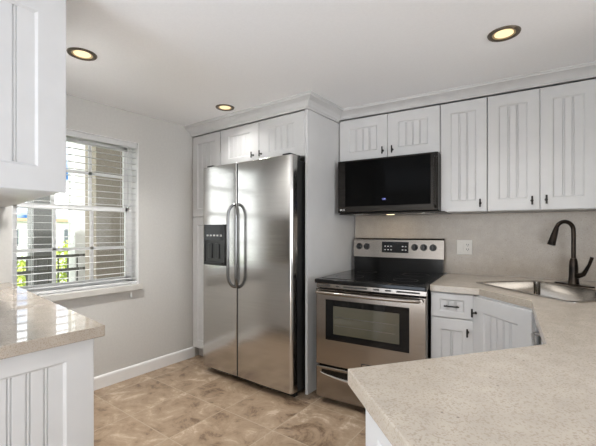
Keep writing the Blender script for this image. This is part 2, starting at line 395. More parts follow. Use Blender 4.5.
wbox(rv, -3.11, -3.0, WY0, WY0 + 0.004, WZ0, WZ1); wbox(rv, -3.11, -3.0, WY1 - 0.004, WY1, WZ0, WZ1); wbox(rv, -3.11, -3.0, WY0, WY1, WZ1 - 0.004, WZ1); wbox(rv, -3.11, -3.0, WY0, WY1, WZ0, WZ0 + 0.004)
rv.build('reveal', 'trim_paint', win)

# ------------------------------------------------------------------ blind in the window reveal
bl = thing('window_blind', 'white horizontal slat blind hanging in the window, slats open', 'blind', (-3.045, 1.25, 2.026))
hw = (WY1 - WY0) / 2 - 0.008
MB().box(-0.028, 0.028, -hw, hw, -0.045, 0).build('headrail', 'blind_white', bl, bevel=0.003)
sm = MB(); z = -0.075; tilt = math.radians(1)
while z > -1.19:
    dx, dz = 0.017 * math.cos(tilt), 0.017 * math.sin(tilt)
    sm.loops([[(-dx, y, z + dz - 0.0013), (dx, y, z - dz - 0.0013), (dx, y, z - dz + 0.0013), (-dx, y, z + dz + 0.0013)] for y in (-hw, hw)])
    z -= 0.0525
sm.build('slats', 'blind_white', bl)
MB().box(-0.025, 0.025, -hw, hw, -1.222, -1.204).build('bottom_rail', 'blind_white', bl, bevel=0.003)
lc = MB()
for y in (-hw + 0.12, 0.0, hw - 0.12):
    for dx in (-0.0175, 0.0175): lc.tube([(dx, y, -0.04), (dx, y, -1.205)], 0.0009, 5)
lc.build('ladder_cord', 'blind_white', bl)
pc = MB()
for y in (hw - 0.085, hw - 0.075): pc.tube([(0.033, y, -0.03), (0.034, y, -1.15), (0.06, y, -1.2), (0.088, y, -1.235), (0.088, y, -1.30)], 0.0011, 5)
pco = pc.build('pull_cord', 'blind_white', bl)
MB().lathe([(0.002, 0), (0.006, -0.012), (0.0075, -0.03), (0.005, -0.034)], (0.088, hw - 0.08, -1.295), 10, close=True).build('tassel', 'blind_white', pco, smooth=True)

# ================================================================== left counter run (an arm from the window wall)
# lower cabinet, its finished end with beadboard panel
lb = thing('base_cabinet', 'white beadboard-ended base cabinet under the left counter, foreground', 'cabinet', (-1.40, 0.3, 0))
def lxy(x, y): return (x + 1.40, y - 0.3)
MB().prism([lxy(-1.425, 0.005), lxy(-1.425, 0.612), lxy(-2.98, 0.758), lxy(-2.98, 0.005)], 0.10, 0.872).build('body', 'white_paint', lb)
MB().prism([lxy(-1.47, 0.03), lxy(-1.47, 0.55), lxy(-2.98, 0.68), lxy(-2.98, 0.03)], 0.0, 0.10).build('toe_kick', 'white_paint', lb)
# end panel facing the aisle: local frame x along +Y, front to +X
MBd = door_mesh(0.605, 0.86, 0.025, 0.092, 0.068, 0.0515)
MBd.build('end_panel', 'white_paint', lb, loc=(-0.025, -0.285, 0.012), rot=PI / 2)
ang = math.atan2(0.758 - 0.612, -2.98 + 1.425)
for k in range(3):
    t0 = 0.02 + k * 0.5
    p = lxy(-1.43 + math.cos(ang) * (t0) , 0.612 + math.sin(ang) * t0)
    door(lb, p[0], p[1], 0.12, 0.49, 0.73, rot=ang, pull_at=(0.44 if k % 2 == 0 else 0.05, 0.66))
tag(MB().prism([(-1.357, 0.0), (-1.357, 0.640), (-2.998, 0.785), (-2.998, 0.0)], 0.874, 0.915).build('countertop', 'quartz_left', bevel=0.003), 'glossy beige stone countertop by the window, reflecting the blind', 'countertop')
# upper cabinet
lu = thing('wall_cabinet', 'white beadboard wall cabinet hanging above the left counter, cut by the frame', 'cabinet', (-1.66, 0.3, 1.418))
def uxy(x, y): return (x + 1.66, y - 0.3)
MB().prism([uxy(-1.683, 0.005), uxy(-1.683, 0.606), uxy(-2.92, 0.758), uxy(-2.998, 0.768), uxy(-2.998, 0.005)], 0.0, 0.80).build('body', 'white_paint', lu)
door_mesh(0.60, 0.80, 0.022, 0.10, 0.095, 0.0615).build('end_panel', 'white_paint', lu, loc=(-0.022, -0.274, 0), rot=PI / 2)
ang = math.atan2(0.758 - 0.606, -2.92 + 1.683)
for k in range(3):
    t0 = 0.012 + k * 0.41
    p = uxy(-1.683 + math.cos(ang) * t0, 0.606 + math.sin(ang) * t0)
    door(lu, p[0], p[1], 0.006, 0.40, 0.788, rot=ang, pull_at=(0.36 if k % 2 == 0 else 0.04, 0.06))
tag(MB().box(-2.999, -2.988, 0.005, 0.725, 0.916, 1.415).build('side_splash', 'quartz_splash_shaded'), 'beige stone splash strip on the window wall at far left edge', 'backsplash')
# small ceiling filler above it
struct(MB().prism([(-1.69, 0.0), (-1.69, 0.60), (-2.998, 0.755), (-2.998, 0.0)], 2.218, CEIL).build('trim_3', 'trim_paint'))

# ================================================================== fridge wall cabinets
FY = 2.263
pan = thing('pantry_cabinet', 'tall narrow white pantry cabinet squeezed between beige wall and refrigerator', 'cabinet', (-2.79, FY, 0))
MB().box(-0.205, 0.205, 0.021, 0.78, 0.10, 2.197).build('body', 'white_paint', pan)
MB().box(-0.205, 0.205, 0.075, 0.78, 0.0, 0.10).build('toe_kick', 'white_paint', pan)
door(pan, -0.203, 0.02, 1.40, 0.403, 0.793, stile=0.07, rail=0.075, pitch=0.058)
door(pan, -0.203, 0.02, 0.105, 0.403, 1.29, stile=0.07, rail=0.075, pitch=0.058)
of = thing('bridge_cabinet', 'white two-door cabinet bridging over the refrigerator, with tall side panel beside the range', 'cabinet', (-2.096, FY, 1.84))
MB().box(-0.485, 0.482, 0.021, 0.765, 0.0, 0.357).build('body', 'white_paint', of)
door(of, -0.483, 0.02, 0.004, 0.481, 0.349, stile=0.105, rail=0.072, pull_at=(0.418, 0.07), plen=0.05)
door(of, 0.002, 0.02, 0.004, 0.478, 0.349, stile=0.105, rail=0.072, pull_at=(0.026, 0.07), plen=0.05)
MB().box(-1.612 + 2.096, -1.59 + 2.096, 0, 3.035 - FY, -1.84, 2.199 - 1.84).build('side_panel', 'white_paint', of, bevel=0.0015)

# ------------------------------------------------------------------ refrigerator
rf = thing('refrigerator', 'stainless side-by-side refrigerator with water dispenser', 'refrigerator', (-2.10, 2.45, 0))
def fx(x): return x + 2.10
def fy(y): return y - 2.45
MB().box(fx(-2.565), fx(-1.632), fy(2.152), fy(2.95), 0.03, 1.80).build('cabinet_body', 'black_plastic', rf, bevel=0.004)
def fridge_door(x0, x1, z0, z1, name, y0=2.075, y1=2.146, rl=0.012, rr=0.012, hole=None):
    mb = MB()
    pts = []
    n = 8
    w = x1 - x0
    # plan outline: gently bowed front with rounded edges
    for i in range(n + 1):
        a = PI - (PI / 2) * i / n
        pts.append((x0 + rl + rl * math.cos(a), y0 + rl - rl * math.sin(a)))
    for i in range(1, 10):
        t = i / 10; xx = x0 + rl + (w - rl - rr) * t
        pts.append((xx, y0 - 0.004 * math.sin(PI * t)))
    for i in range(n + 1):
        a = PI / 2 - (PI / 2) * i / n
        pts.append((x1 - rr + rr * math.cos(a), y0 + rr - rr * math.sin(a)))
    pts += [(x1, y1), (x0, y1)]
    pts = [(fx(p[0]), fy(p[1])) for p in pts]
    mb.prism(pts, z0, z1)
    return mb.build(name, 'stainless', rf, bevel=0.004, smooth=True)
fd = fridge_door(-2.602, -2.172, 0.065, 1.822, 'freezer_door', rl=0.016, rr=0.008)
rd = fridge_door(-2.158, -1.598, 0.065, 1.822, 'refrigerator_door', rl=0.008, rr=0.024)
MB().box(fx(-2.1715), fx(-2.1585), fy(2.080), fy(2.15), 0.07, 1.815).build('door_gap_shade', 'black_plastic', rf)  # added black strip, painting in the shade of the gap between the doors
def fhandle(parent, x, bow):
    pts = []
    y_d, y_o = 2.078, 2.022
    za, zb = 0.80, 1.478
    n = 10
    for i in range(n + 1):
        a = PI / 2 * i / n
        pts.append((fx(x + bow * (1 - math.sin(a))), fy(y_d + (y_o - y_d) * math.sin(a)), za + 0.10 * (1 - math.cos(a))))
    for i in range(1, 8): pts.append((fx(x), fy(y_o), za + 0.10 + (zb - za - 0.2) * i / 8))
    for i in range(n + 1):
        a = PI / 2 * (1 - i / n)
        pts.append((fx(x + bow * (1 - math.sin(a))), fy(y_d + (y_o - y_d) * math.sin(a)), zb - 0.10 * (1 - math.cos(a))))
    mb = MB(); mb.tube(pts, 0.0125, 14)
    return mb.build('handle', 'handle_steel', parent, smooth=True)
fhandle(fd, -2.216, 0.03)
fhandle(rd, -2.122, -0.03)
# dispenser
dp = MB(); x0, x1, z0, z1, yf = -2.565, -2.298, 0.965, 1.315, 2.058
def fb(mb, a, b2, c, d, e, f): return mb.box(fx(a), fx(b2), fy(c), fy(d), e, f)
fb(dp, x0, x0 + 0.014, yf, 2.078, z0, z1); fb(dp, x1 - 0.014, x1, yf, 2.078, z0, z1); fb(dp, x0, x1, yf, 2.078, z0, z0 + 0.016); fb(dp, x0, x1, yf, 2.078, z1 - 0.012, z1)
fb(dp, x0 + 0.01, x1 - 0.01, 2.064, 2.078, z0 + 0.01, z1 - 0.13)
dpo = dp.build('dispenser', 'black_plastic', fd, bevel=0.002)
cp = MB(); fb(cp, x0 + 0.012, x1 - 0.012, 2.0575, 2.078, z1 - 0.135, z1 - 0.010); cp.build('control_panel', 'black_enamel', dpo)
for i in range(5):
    bt = MB(); xx = x0 + 0.04 + i * 0.043; fb(bt, xx, xx + 0.024, 2.0565, 2.0580, z1 - 0.10, z1 - 0.086); bt.build('button', 'label_grey', dpo)
for xx in (x0 + 0.06, x0 + 0.15):
    pd = MB(); fb(pd, xx, xx + 0.05, 2.056, 2.066, z0 + 0.06, z0 + 0.19); pd.build('paddle', 'black_plastic', dpo, bevel=0.004)
tr = MB(); fb(tr, x0 + 0.02, x1 - 0.02, 2.04, 2.066, z0 + 0.012, z0 + 0.024); tr.build('drip_tray', 'black_plastic', dpo, bevel=0.002)
gr = MB(); fb(gr, -2.585, -1.632, 2.155, 2.19, 0.012, 0.062)
for i in range(24): fb(gr, -2.57 + i * 0.0385, -2.545 + i * 0.0385, 2.15, 2.156, 0.02, 0.055)
gr.build('kick_grille', 'black_plastic', rf)
for xx in (-2.56, -1.70):
    h = MB(); fb(h, xx, xx + 0.075, 2.09, 2.22, 1.80, 1.838); h.build('hinge_cover', 'black_plastic', rf, bevel=0.005)
for xx in (-2.5, -1.70):
    MB().lathe([(0.022, 0), (0.022, 0.03)], (fx(xx), fy(2.25), 0.0), 12, close=True).build('foot', 'black_plastic', rf)

# ================================================================== range
rg = thing('range', 'stainless electric range with black glass cooktop, between white panel and counter', 'range', R(0.452, -0.2, 0), RA)
def gx(s): return s - 0.452
def gy(n): return n + 0.2
def gb(mb, s0, s1, n0, n1, z0, z1): return mb.box(gx(s0), gx(s1), gy(n0), gy(n1), z0, z1)
S0, S1 = 0.062, 0.842; NF = -0.525
mb = MB(); gb(mb, S0 + 0.004, S1 - 0.004, NF + 0.035, 0.255, 0.03, 0.885); mb.build('body', 'black_enamel', rg)
for s_ in (0.1, 0.8):
    for n_ in (-0.42, 0.2):
        MB().lathe([(0.018, 0), (0.018, 0.032)], (gx(s_), gy(n_), 0), 10, close=True).build('foot', 'black_plastic', rg)
ck = MB(); gb(ck, S0 - 0.002, S1 + 0.002, -0.562, 0.20, 0.882, 0.913); cko = ck.build('cooktop', 'black_enamel', rg, bevel=0.007, seg=3)
cg = MB(); gb(cg, S0 + 0.03, S1 - 0.03, -0.50, 0.17, 0.9131, 0.9155); cg.build('glass_surface', 'black_glass', cko, bevel=0.001)
for s_, n_, r_ in ((0.24, -0.33, 0.105), (0.66, -0.33, 0.085), (0.25, 0.03, 0.08), (0.65, 0.03, 0.10)):
    MB().lathe([(r_, 0), (r_ - 0.003, 0)], (gx(s_), gy(n_), 0.9158), 40).build('burner_ring', 'slot_dark', cko)
# front trim with vent slots
vt = MB(); gb(vt, S0, S1, NF - 0.006, NF + 0.03, 0.846, 0.880); vto = vt.build('vent_trim', 'range_steel', rg, bevel=0.003)
for a, b2 in ((0.075, 0.175), (0.215, 0.245), (0.275, 0.45), (0.495, 0.535), (0.575, 0.615), (0.65, 0.80)):
    vs = MB(); gb(vs, a, b2, NF - 0.0075, NF - 0.002, 0.858, 0.869); vs.build('vent_slot', 'slot_dark', vto)
# oven door with window
dr = MB(); zt, zb_ = 0.842, 0.292
wx0, wx1, wz0, wz1 = 0.142, 0.737, 0.478, 0.768
def ring_door(mb, s0, s1, z0, z1, a0, a1, c0, c1, nf, nb):
    def rc(p, q, r_, t, n_): return [(gx(p), gy(n_), r_), (gx(q), gy(n_), r_), (gx(q), gy(n_), t), (gx(p), gy(n_), t)]
    mb.loops([rc(s0, s1, z0, z1, nb), rc(s0, s1, z0, z1, nf + 0.006), rc(s0 + 0.006, s1 - 0.006, z0 + 0.006, z1 - 0.006, nf), rc(a0, a1, c0, c1, nf), rc(a0, a1, c0, c1, nf + 0.004)], True, False)
ring_door(dr, S0 + 0.001, S1 - 0.001, zb_, zt, wx0, wx1, wz0, wz1, NF - 0.02, NF + 0.03)
dro = dr.build('oven_door', 'range_steel', rg)
wf = MB(); gb(wf, wx0 - 0.001, wx1 + 0.001, NF - 0.0165, NF + 0.0, wz0 - 0.001, wz1 + 0.001); wf.build('window_border', 'black_glass', dro)
gl = MB(); gb(gl, wx0 + 0.06, wx1 - 0.065, NF - 0.0172, NF - 0.016, wz0 + 0.045, wz1 - 0.045); gl.build('window_glass', 'oven_glass_lit', dro)
rk = MB()
for zz in (0.585, 0.645): gb(rk, wx0 + 0.075, wx1 - 0.08, NF - 0.0176, NF - 0.0170, zz, zz + 0.003)
rk.build('oven_rack', 'handle_steel', dro)
hp = []
for i in range(21):
    t = i / 20; hp.append((gx(0.082 + (0.735) * t), gy(NF - 0.03 - 0.035 * math.sin(PI * t) ** 0.5), 0.818))
mb = MB(); mb.tube(hp, 0.0135, 12)
for s_ in (0.085, 0.812): mb.tube([(gx(s_), gy(NF - 0.018), 0.818), (gx(s_), gy(NF - 0.045), 0.818)], 0.013, 10)
mb.build('handle', 'range_steel', dro, smooth=True)
bd = MB(); gb(bd, 0.415, 0.485, NF - 0.0225, NF - 0.019, 0.325, 0.352); bd.build('badge', 'dark_steel', dro, bevel=0.001)
bd = MB(); gb(bd, 0.421, 0.479, NF - 0.0235, NF - 0.022, 0.330, 0.347); bd.build('badge_plate', 'range_steel', dro, bevel=0.001)
# storage drawer with scooped grip
dw = MB(); gb(dw, S0 + 0.001, S1 - 0.001, NF - 0.018, NF + 0.03, 0.052, 0.280); dwo = dw.build('drawer', 'range_steel', rg, bevel=0.006)
hp = []
for i in range(21):
    t = i / 20; u = 2 * t - 1
    hp.append((gx(0.10 + 0.70 * t), gy(NF - 0.022 - 0.014 * (1 - u * u)), 0.236 - 0.028 * (1 - u * u) ** 0.8))
mb = MB(); mb.tube(hp, [0.004 + 0.007 * (1 - (2 * i / 20 - 1) ** 2) for i in range(21)], 10); mb.build('handle', 'polished_steel', dwo, smooth=True)
sh = MB()
lo, hi = [], []
for i in range(17):
    t = i / 16; u = 2 * t - 1
    lo.append((0.11 + 0.68 * t, 0.242 - 0.026 * (1 - u * u) ** 0.8)); hi.append((0.11 + 0.68 * t, 0.262 - 0.004 * u * u))
poly = lo + hi[::-1]
sh.loops([[(gx(s_), gy(NF - 0.0195), z_) for s_, z_ in poly], [(gx(s_), gy(NF - 0.017), z_) for s_, z_ in poly]])
sh.build('grip_recess', 'dark_steel', dwo)
# backguard
bgk = MB(); gb(bgk, S0 + 0.004, S1 - 0.018, 0.20, 0.28, 0.905, 1.03); bgo = bgk.build('backguard', 'black_enamel', rg)
cp = MB()
prof = [(0.28, 1.018), (0.222, 1.018), (0.214, 1.03), (0.224, 1.183), (0.236, 1.196), (0.28, 1.196)]
cp.loops([[(gx(s_), gy(n_), z_) for n_, z_ in prof] for s_ in (S0 - 0.008, S1 - 0.012)])
cpo = cp.build('control_panel', 'range_steel_dim', bgo)
slope = math.atan2(0.010, 0.153)
def on_panel(s_, z_, out=0.0):      # a point on the tilted control face
    n_ = 0.214 + (z_ - 1.03) * 0.010 / 0.153
    return Vector((gx(s_), gy(n_ - out * math.cos(slope)), z_ + out * math.sin(slope)))
def panel_plate(mb, s0, s1, z0, z1, out):
    a = [on_panel(s0, z0, -0.002), on_panel(s1, z0, -0.002), on_panel(s1, z1, -0.002), on_panel(s0, z1, -0.002)]
    b2 = [on_panel(s0, z0, out), on_panel(s1, z0, out), on_panel(s1, z1, out), on_panel(s0, z1, out)]
    mb.loops([a, b2])
dpm = MB(); panel_plate(dpm, 0.318, 0.548, 1.072, 1.166, 0.003); dpo2 = dpm.build('display', 'black_glass', bgo)
for bx in (0.34, 0.367, 0.394, 0.492, 0.518):
    for bz in (1.093, 1.123):
        bm_ = MB(); panel_plate(bm_, bx, bx + 0.013, bz, bz + 0.008, 0.0036); bm_.build('button', 'label_grey', dpo2)
for s_ in (0.108, 0.178, 0.598, 0.672, 0.746):
    c0 = on_panel(s_, 1.122)
    kn = MB()
    d = (on_panel(s_, 1.122, 1.0) - c0).normalized()
    kn.tube([c0 + d * 0.0, c0 + d * 0.006, c0 + d * 0.0061, c0 + d * 0.022, c0 + d * 0.025], [0.028, 0.028, 0.022, 0.020, 0.016], 24)
    ko = kn.build('knob', 'black_plastic', bgo, smooth=True)
    gp = MB(); up = Vector((0, 0, 1)); e1 = d.cross(Vector((1, 0, 0))).normalized(); a_ = c0 + d * 0.023
    r1 = Vector((1, 0, 0)) * 0.004; u1 = e1 * 0.019
    gp.loops([[a_ - r1 - u1, a_ + r1 - u1, a_ + r1 + u1, a_ - r1 + u1], [a_ + d * 0.012 - r1 - u1, a_ + d * 0.012 + r1 - u1, a_ + d * 0.012 + r1 + u1, a_ + d * 0.012 - r1 + u1]])
    gp.build('grip', 'black_plastic', ko)

# ================================================================== microwave
mw = thing('microwave', 'black over-the-range microwave mounted under the white cabinets', 'microwave', R(0.44, 0.1, 1.402), RA)
def qx(s): return s - 0.44
def qy(n): return n - 0.1
def qb(mb, s0, s1, n0, n1, z0, z1): return mb.box(qx(s0), qx(s1), qy(n0), qy(n1), z0 - 1.402, z1 - 1.402)
A0, A1 = 0.034, 0.836
mb = MB(); qb(mb, A0, A1, -0.045, 0.285, 1.408, 1.845); mb.build('body', 'dark_steel', mw, bevel=0.002)
mb = MB(); qb(mb, A0, A1, -0.092, -0.047, 1.412, 1.845); mdo = mb.build('door', 'dark_steel', mw, bevel=0.006)
mb = MB(); qb(mb, A0 + 0.068, A1 - 0.052, -0.0945, -0.09, 1.462, 1.832); mb.build('window_glass', 'tinted_glass', mdo, bevel=0.001)
mb = MB(); mb.tube([(qx(A1 - 0.016), qy(-0.093), 0.035), (qx(A1 - 0.016), qy(-0.120), 0.05), (qx(A1 - 0.016), qy(-0.126), 0.22), (qx(A1 - 0.016), qy(-0.120), 0.395), (qx(A1 - 0.016), qy(-0.093), 0.41)], 0.010, 12)
mb.build('handle', 'dark_steel', mdo, smooth=True)
mb = MB(); qb(mb, A0 + 0.012, A1 + 0.045, -0.085, 0.285, 1.397, 1.407); vso = mb.build('vent_hood', 'dark_steel', mw, bevel=0.002)
mb = MB(); qb(mb, 0.30, 0.56, -0.075, 0.02, 1.3955, 1.3972); mb.build('grease_filter', 'black_plastic', vso)
for s_ in (0.19, 0.72):
    MB().lathe([(0.0, -0.0015), (0.07, -0.0015), (0.07, 0.0)], (qx(s_), qy(0.0), -0.005), 24).build('air_filter', 'stainless', vso)
MB().lathe([(0.0, -0.002), (0.032, -0.002), (0.034, 0.0)], (qx(0.44), qy(0.06), -0.0052), 20).build('hood_lens', 'hood_lens', vso)
hl = bpy.data.lights.new('hood_light', 'AREA'); hl.shape = 'DISK'; hl.size = 0.06; hl.energy = 0.22; hl.color = (1, 0.82, 0.58)
hlo = bpy.data.objects.new('hood_light', hl); C.objects.link(hlo); hlo.location = R(0.44, 0.06, 1.392)
# small maker's mark and clock figures, as in the photo
def text(body, size, m, name, parent, loc, rotx=PI / 2, ex=0.0004):
    cu = bpy.data.curves.new(name, 'FONT'); cu.body = body; cu.size = size; cu.extrude = ex; cu.align_x = 'LEFT'
    tmp = bpy.data.objects.new(name, cu); C.objects.link(tmp)
    dg = bpy.context.evaluated_depsgraph_get(); me = bpy.data.meshes.new_from_object(tmp.evaluated_get(dg))
    bpy.data.objects.remove(tmp)
    me.materials.clear(); me.materials.append(M[m])
    o = bpy.data.objects.new(name, me); C.objects.link(o); o.parent = parent; o.location = loc; o.rotation_euler = (rotx, 0, 0)
    return o
text('LG', 0.022, 'logo_white', 'logo', mdo, (qx(0.072), qy(-0.0925), 0.026))
MB().lathe([(0.0, 0), (0.0075, 0), (0.0075, -0.0006), (0.0, -0.0006)], (qx(0.063), qy(-0.0925), 0.0335), 20, 'y').build('logo_mark', 'logo_white', mdo)
text('1:08', 0.018, 'clock_blue', 'clock_display', mdo, (qx(0.415), qy(-0.0950), 0.105))

# ================================================================== wall cabinets
def wall_cab(s0, s1, z0, z1, label, doors, depth=0.305, group=None):
    t = thing('wall_cabinet', label, 'cabinet', R(s0, 0, z0), RA, group)
    MB().box(0.001, s1 - s0 - 0.001, 0.021, depth, 0, z1 - z0).build('body', 'white_paint', t)
    for (a, b2, pl) in doors:
        door(t, a - s0 + 0.0015, 0.02, 0.002, b2 - a - 0.003, z1 - z0 - 0.006, stile=0.068 if z1 - z0 > 0.5 else 0.085, rail=0.078, pull_at=pl)
    return t
ZT = 2.217
wall_cab(0.006, 0.836, 1.850, ZT, 'white two-door wall cabinet directly above the microwave', [(0.008, 0.432, (0.385, 0.065)), (0.432, 0.835, (0.04, 0.065))])
wall_cab(0.838, 1.150, 1.400, ZT, 'single-door white wall cabinet right of the microwave', [(0.838, 1.150, (0.267, 0.058))])
wall_cab(1.152, 1.768, 1.400, ZT, 'two-door white wall cabinet above the sink and faucet', [(1.152, 1.462, (0.264, 0.063)), (1.462, 1.768, (0.033, 0.066))])
wall_cab(1.770, 2.048, 1.400, ZT, 'white wall cabinet in the right corner, mostly out of frame', [(1.770, 2.046, (0.235, 0.063))])

# ================================================================== right counter run
bs = tag(MB().box(0.045, 2.045, 0.286, 0.308, 0.9155, 1.398).build('backsplash', 'quartz_splash_shaded', loc=R(0, 0, 0), rot=RA), 'speckled beige stone backsplash behind the range and the sink', 'backsplash')
# outlet plate
ou = thing('wall_outlet', 'white double outlet plate on the backsplash right of the range', 'outlet', R(0.974, 0.286, 1.13), RA)
MB().box(-0.056, 0.056, -0.006, -0.0003, -0.058, 0.058).build('cover_plate', 'outlet_white', ou, bevel=0.003)
MB().box(-0.041, -0.007, -0.0085, -0.004, -0.035, 0.035).build('rocker_switch', 'outlet_white', ou, bevel=0.002)
so_ = MB().box(0.007, 0.041, -0.0085, -0.004, -0.035, 0.035).build('socket', 'outlet_white', ou, bevel=0.002)
sl = MB()
for zc in (0.018, -0.018):
    sl.box(0.015, 0.0185, -0.0092, -0.008, zc - 0.003, zc + 0.008); sl.box(0.029, 0.0325, -0.0092, -0.008, zc - 0.003, zc + 0.008); sl.box(0.0215, 0.0265, -0.0092, -0.008, zc - 0.011, zc - 0.0065)
sl.build('socket_slots', 'slot_dark', so_)

# countertop, one continuous slab with the sink cut out
out = [(0.846, 0.285), (0.846, -0.462), (1.131, -0.480), (1.383, -0.764), (1.389, -1.549), (0.942, -2.045), (1.139, -2.278), (1.362, -2.54), (2.045, -1.80), (2.045, 0.285)]
SE = Vector((0.652, -0.758)); SG = Vector((0.758, 0.652)); SOr = Vector((1.080, -0.212))
def sk(e, g): p = SOr + SE * e + SG * g; return (p.x, p.y)
def rrect(e0, e1, g0, g1, r, n=6):
    pts = []
    for cx, cy, a0 in ((e1 - r, g0 + r, -PI / 2), (e1 - r, g1 - r, 0), (e0 + r, g1 - r, PI / 2), (e0 + r, g0 + r, PI)):
        for i in range(n + 1):
            a = a0 + PI / 2 * i / n; pts.append((cx + r * math.cos(a), cy + r * math.sin(a)))
    return pts
SL, SW = 0.705, 0.49
hole = [sk(e, g) for e, g in rrect(0.012, SL - 0.012, 0.012, SW - 0.012, 0.03)]
def slab(name, outer, holes, z0, z1, m):
    bm = bmesh.new(); ed = []
    for lp in [outer] + holes:
        v = [bm.verts.new((x, y, z1)) for x, y in lp]
        ed += [bm.edges.new((v[i], v[(i + 1) % len(v)])) for i in range(len(v))]
    bmesh.ops.triangle_fill(bm, use_beauty=True, edges=ed)
    ex = bmesh.ops.extrude_face_region(bm, geom=list(bm.faces))
    bmesh.ops.translate(bm, vec=(0, 0, z0 - z1), verts=[g for g in ex['geom'] if isinstance(g, bmesh.types.BMVert)])
    mb = MB(); mb.bm.free(); mb.bm = bm
    return mb.build(name, m, loc=R(0, 0, 0), rot=RA, bevel=0.003)
ct = slab('countertop', out, [hole], 0.875, 0.915, 'quartz_counter')
for p in ct.data.polygons: p.use_smooth = False
tag(ct, 'speckled cream stone countertop wrapping from the range round the sink to the foreground', 'countertop')

# sink
sn = thing('kitchen_sink', 'stainless drop-in sink set diagonally in the corner counter', 'sink', R(*sk(SL / 2, SW / 2), 0.915), RA + math.atan2(SE.y, SE.x))
def srr(i, r, z): return [(x - SL / 2, y - SW / 2, z) for x, y in rrect(i, SL - i, i, SW - i, r)]
mb = MB(); mb.loops([srr(0.0, 0.035, 0.0008), srr(0.001, 0.035, 0.004), srr(0.006, 0.033, 0.0055), srr(0.020, 0.032, 0.005), srr(0.026, 0.03, 0.001), srr(0.032, 0.032, -0.16), srr(0.045, 0.055, -0.182), srr(0.09, 0.06, -0.19)], False, True)
sno = mb.build('basin', 'sink_steel', sn, smooth=True)
so2 = sno.modifiers.new('sheet', 'SOLIDIFY'); so2.thickness = 0.0006; so2.offset = -1
MB().lathe([(0.0, -0.006), (0.03, -0.006), (0.034, 0.001), (0.045, 0.002), (0.046, 0.0)], (0, 0.02, -0.1895), 24).build('drain', 'polished_steel', sno, smooth=True)

# faucet on its deck plate
fp = R(*sk(0.215, 0.553), 0.9152)
fa = thing('faucet', 'dark bronze gooseneck faucet with side lever behind the sink', 'faucet', fp, RA + math.atan2(SE.y, SE.x))
def stadium(L_, W_, z, n=10):
    pts = []
    for sgn, a0 in ((1, -PI / 2), (-1, PI / 2)):
        for i in range(n + 1):
            a = a0 + PI * i / n; pts.append((sgn * (L_ / 2 - W_ / 2) + W_ / 2 * math.cos(a), W_ / 2 * math.sin(a), z))
    return pts
MB().loops([stadium(0.26, 0.06, 0), stadium(0.26, 0.06, 0.004), stadium(0.25, 0.05, 0.008)]).build('deck_plate', 'bronze', fa, smooth=True)
mb = MB(); mb.lathe([(0.031, 0.006), (0.030, 0.02), (0.026, 0.05), (0.0245, 0.12), (0.022, 0.15), (0.017, 0.17)], (0, 0, 0), 24, close=True); mb.build('body', 'bronze', fa, smooth=True)
# gooseneck runs towards the basin (local -y), slightly to the left
sp = [(0, 0, 0.15), (0, 0, 0.22), (0, 0, 0.30)]
RG = 0.052; dirx, diry = -0.30, -0.954
for i in range(1, 15):
    a = PI * 0.93 * i / 14
    q = RG * (1 - math.cos(a)); sp.append((dirx * q, diry * q, 0.345 + RG * math.sin(a) * 1.15))
mb = MB(); mb.tube(sp, 0.0125, 16); mb.build('spout', 'bronze', fa, smooth=True)
p_ = Vector(sp[-1]); d_ = (Vector(sp[-1]) - Vector(sp[-2])).normalized()
mb = MB(); mb.tube([p_ - d_ * 0.01, p_ + d_ * 0.02, p_ + d_ * 0.07, p_ + d_ * 0.105, p_ + d_ * 0.108], [0.0135, 0.0165, 0.021, 0.0235, 0.018], 18); mb.build('spray_head', 'bronze', fa, smooth=True)
hx = [(0.02, 0, 0.062), (0.045, -0.002, 0.066), (0.07, -0.003, 0.078), (0.085, -0.004, 0.10), (0.108, -0.005, 0.14), (0.126, -0.006, 0.185)]
mb = MB(); mb.tube(hx, [0.017, 0.016, 0.014, 0.011, 0.009, 0.0095], 12); mb.build('lever', 'bronze', fa, smooth=True)

# base cabinet beside the range
bc = thing('base_cabinet', 'small white base cabinet with drawer over door, right of the range', 'cabinet', R(0.85, -0.435, 0), RA)
MB().box(0.0, 0.250, 0.002, 0.70, 0.10, 0.873).build('body', 'white_paint', bc)
MB().box(0.0, 0.250, 0.06, 0.70, 0.0, 0.10).build('toe_kick', 'white_paint', bc)
door(bc, 0.002, 0.0, 0.716, 0.246, 0.150, stile=0.05, rail=0.036, pull_at=(0.126, 0.075), horiz=True, plen=0.088, name='drawer', pitch=0.047)
door(bc, 0.002, 0.0, 0.112, 0.246, 0.598, stile=0.058, rail=0.07, pull_at=(0.215, 0.527), plen=0.05, pitch=0.045)
# diagonal sink base
A = Vector((1.106, -0.437)); B = Vector((1.402, -0.770)); dd = (B - A); LD = dd.length; da = math.atan2(dd.y, dd.x)
sb = thing('sink_cabinet', 'white diagonal corner cabinet below the sink', 'cabinet', R(A.x, A.y, 0), RA + da)
inv = Matrix.Rotation(-da, 2)
def dl(p): v = inv @ (Vector(p) - A); return (v.x, v.y)
MB().prism([dl((1.112, -0.425)), dl((1.407, -0.757)), dl((2.03, -0.757)), dl((2.03, 0.27)), dl((1.112, 0.27))], 0.10, 0.70).build('body', 'white_paint', sb)
fc = MB(); fc.box(0.0, LD, 0.001, 0.018, 0.70, 0.873); fc.build('face_rail', 'white_paint', sb)
MB().prism([dl((1.16, -0.39)), dl((1.44, -0.70)), dl((2.03, -0.70)), dl((2.03, 0.27)), dl((1.16, 0.27))], 0.0, 0.10).build('toe_kick', 'white_paint', sb)
door(sb, 0.006, 0.0, 0.112, LD - 0.012, 0.752, stile=0.088, rail=0.085, pull_at=(0.03, 0.655), plen=0.05, pitch=0.05)
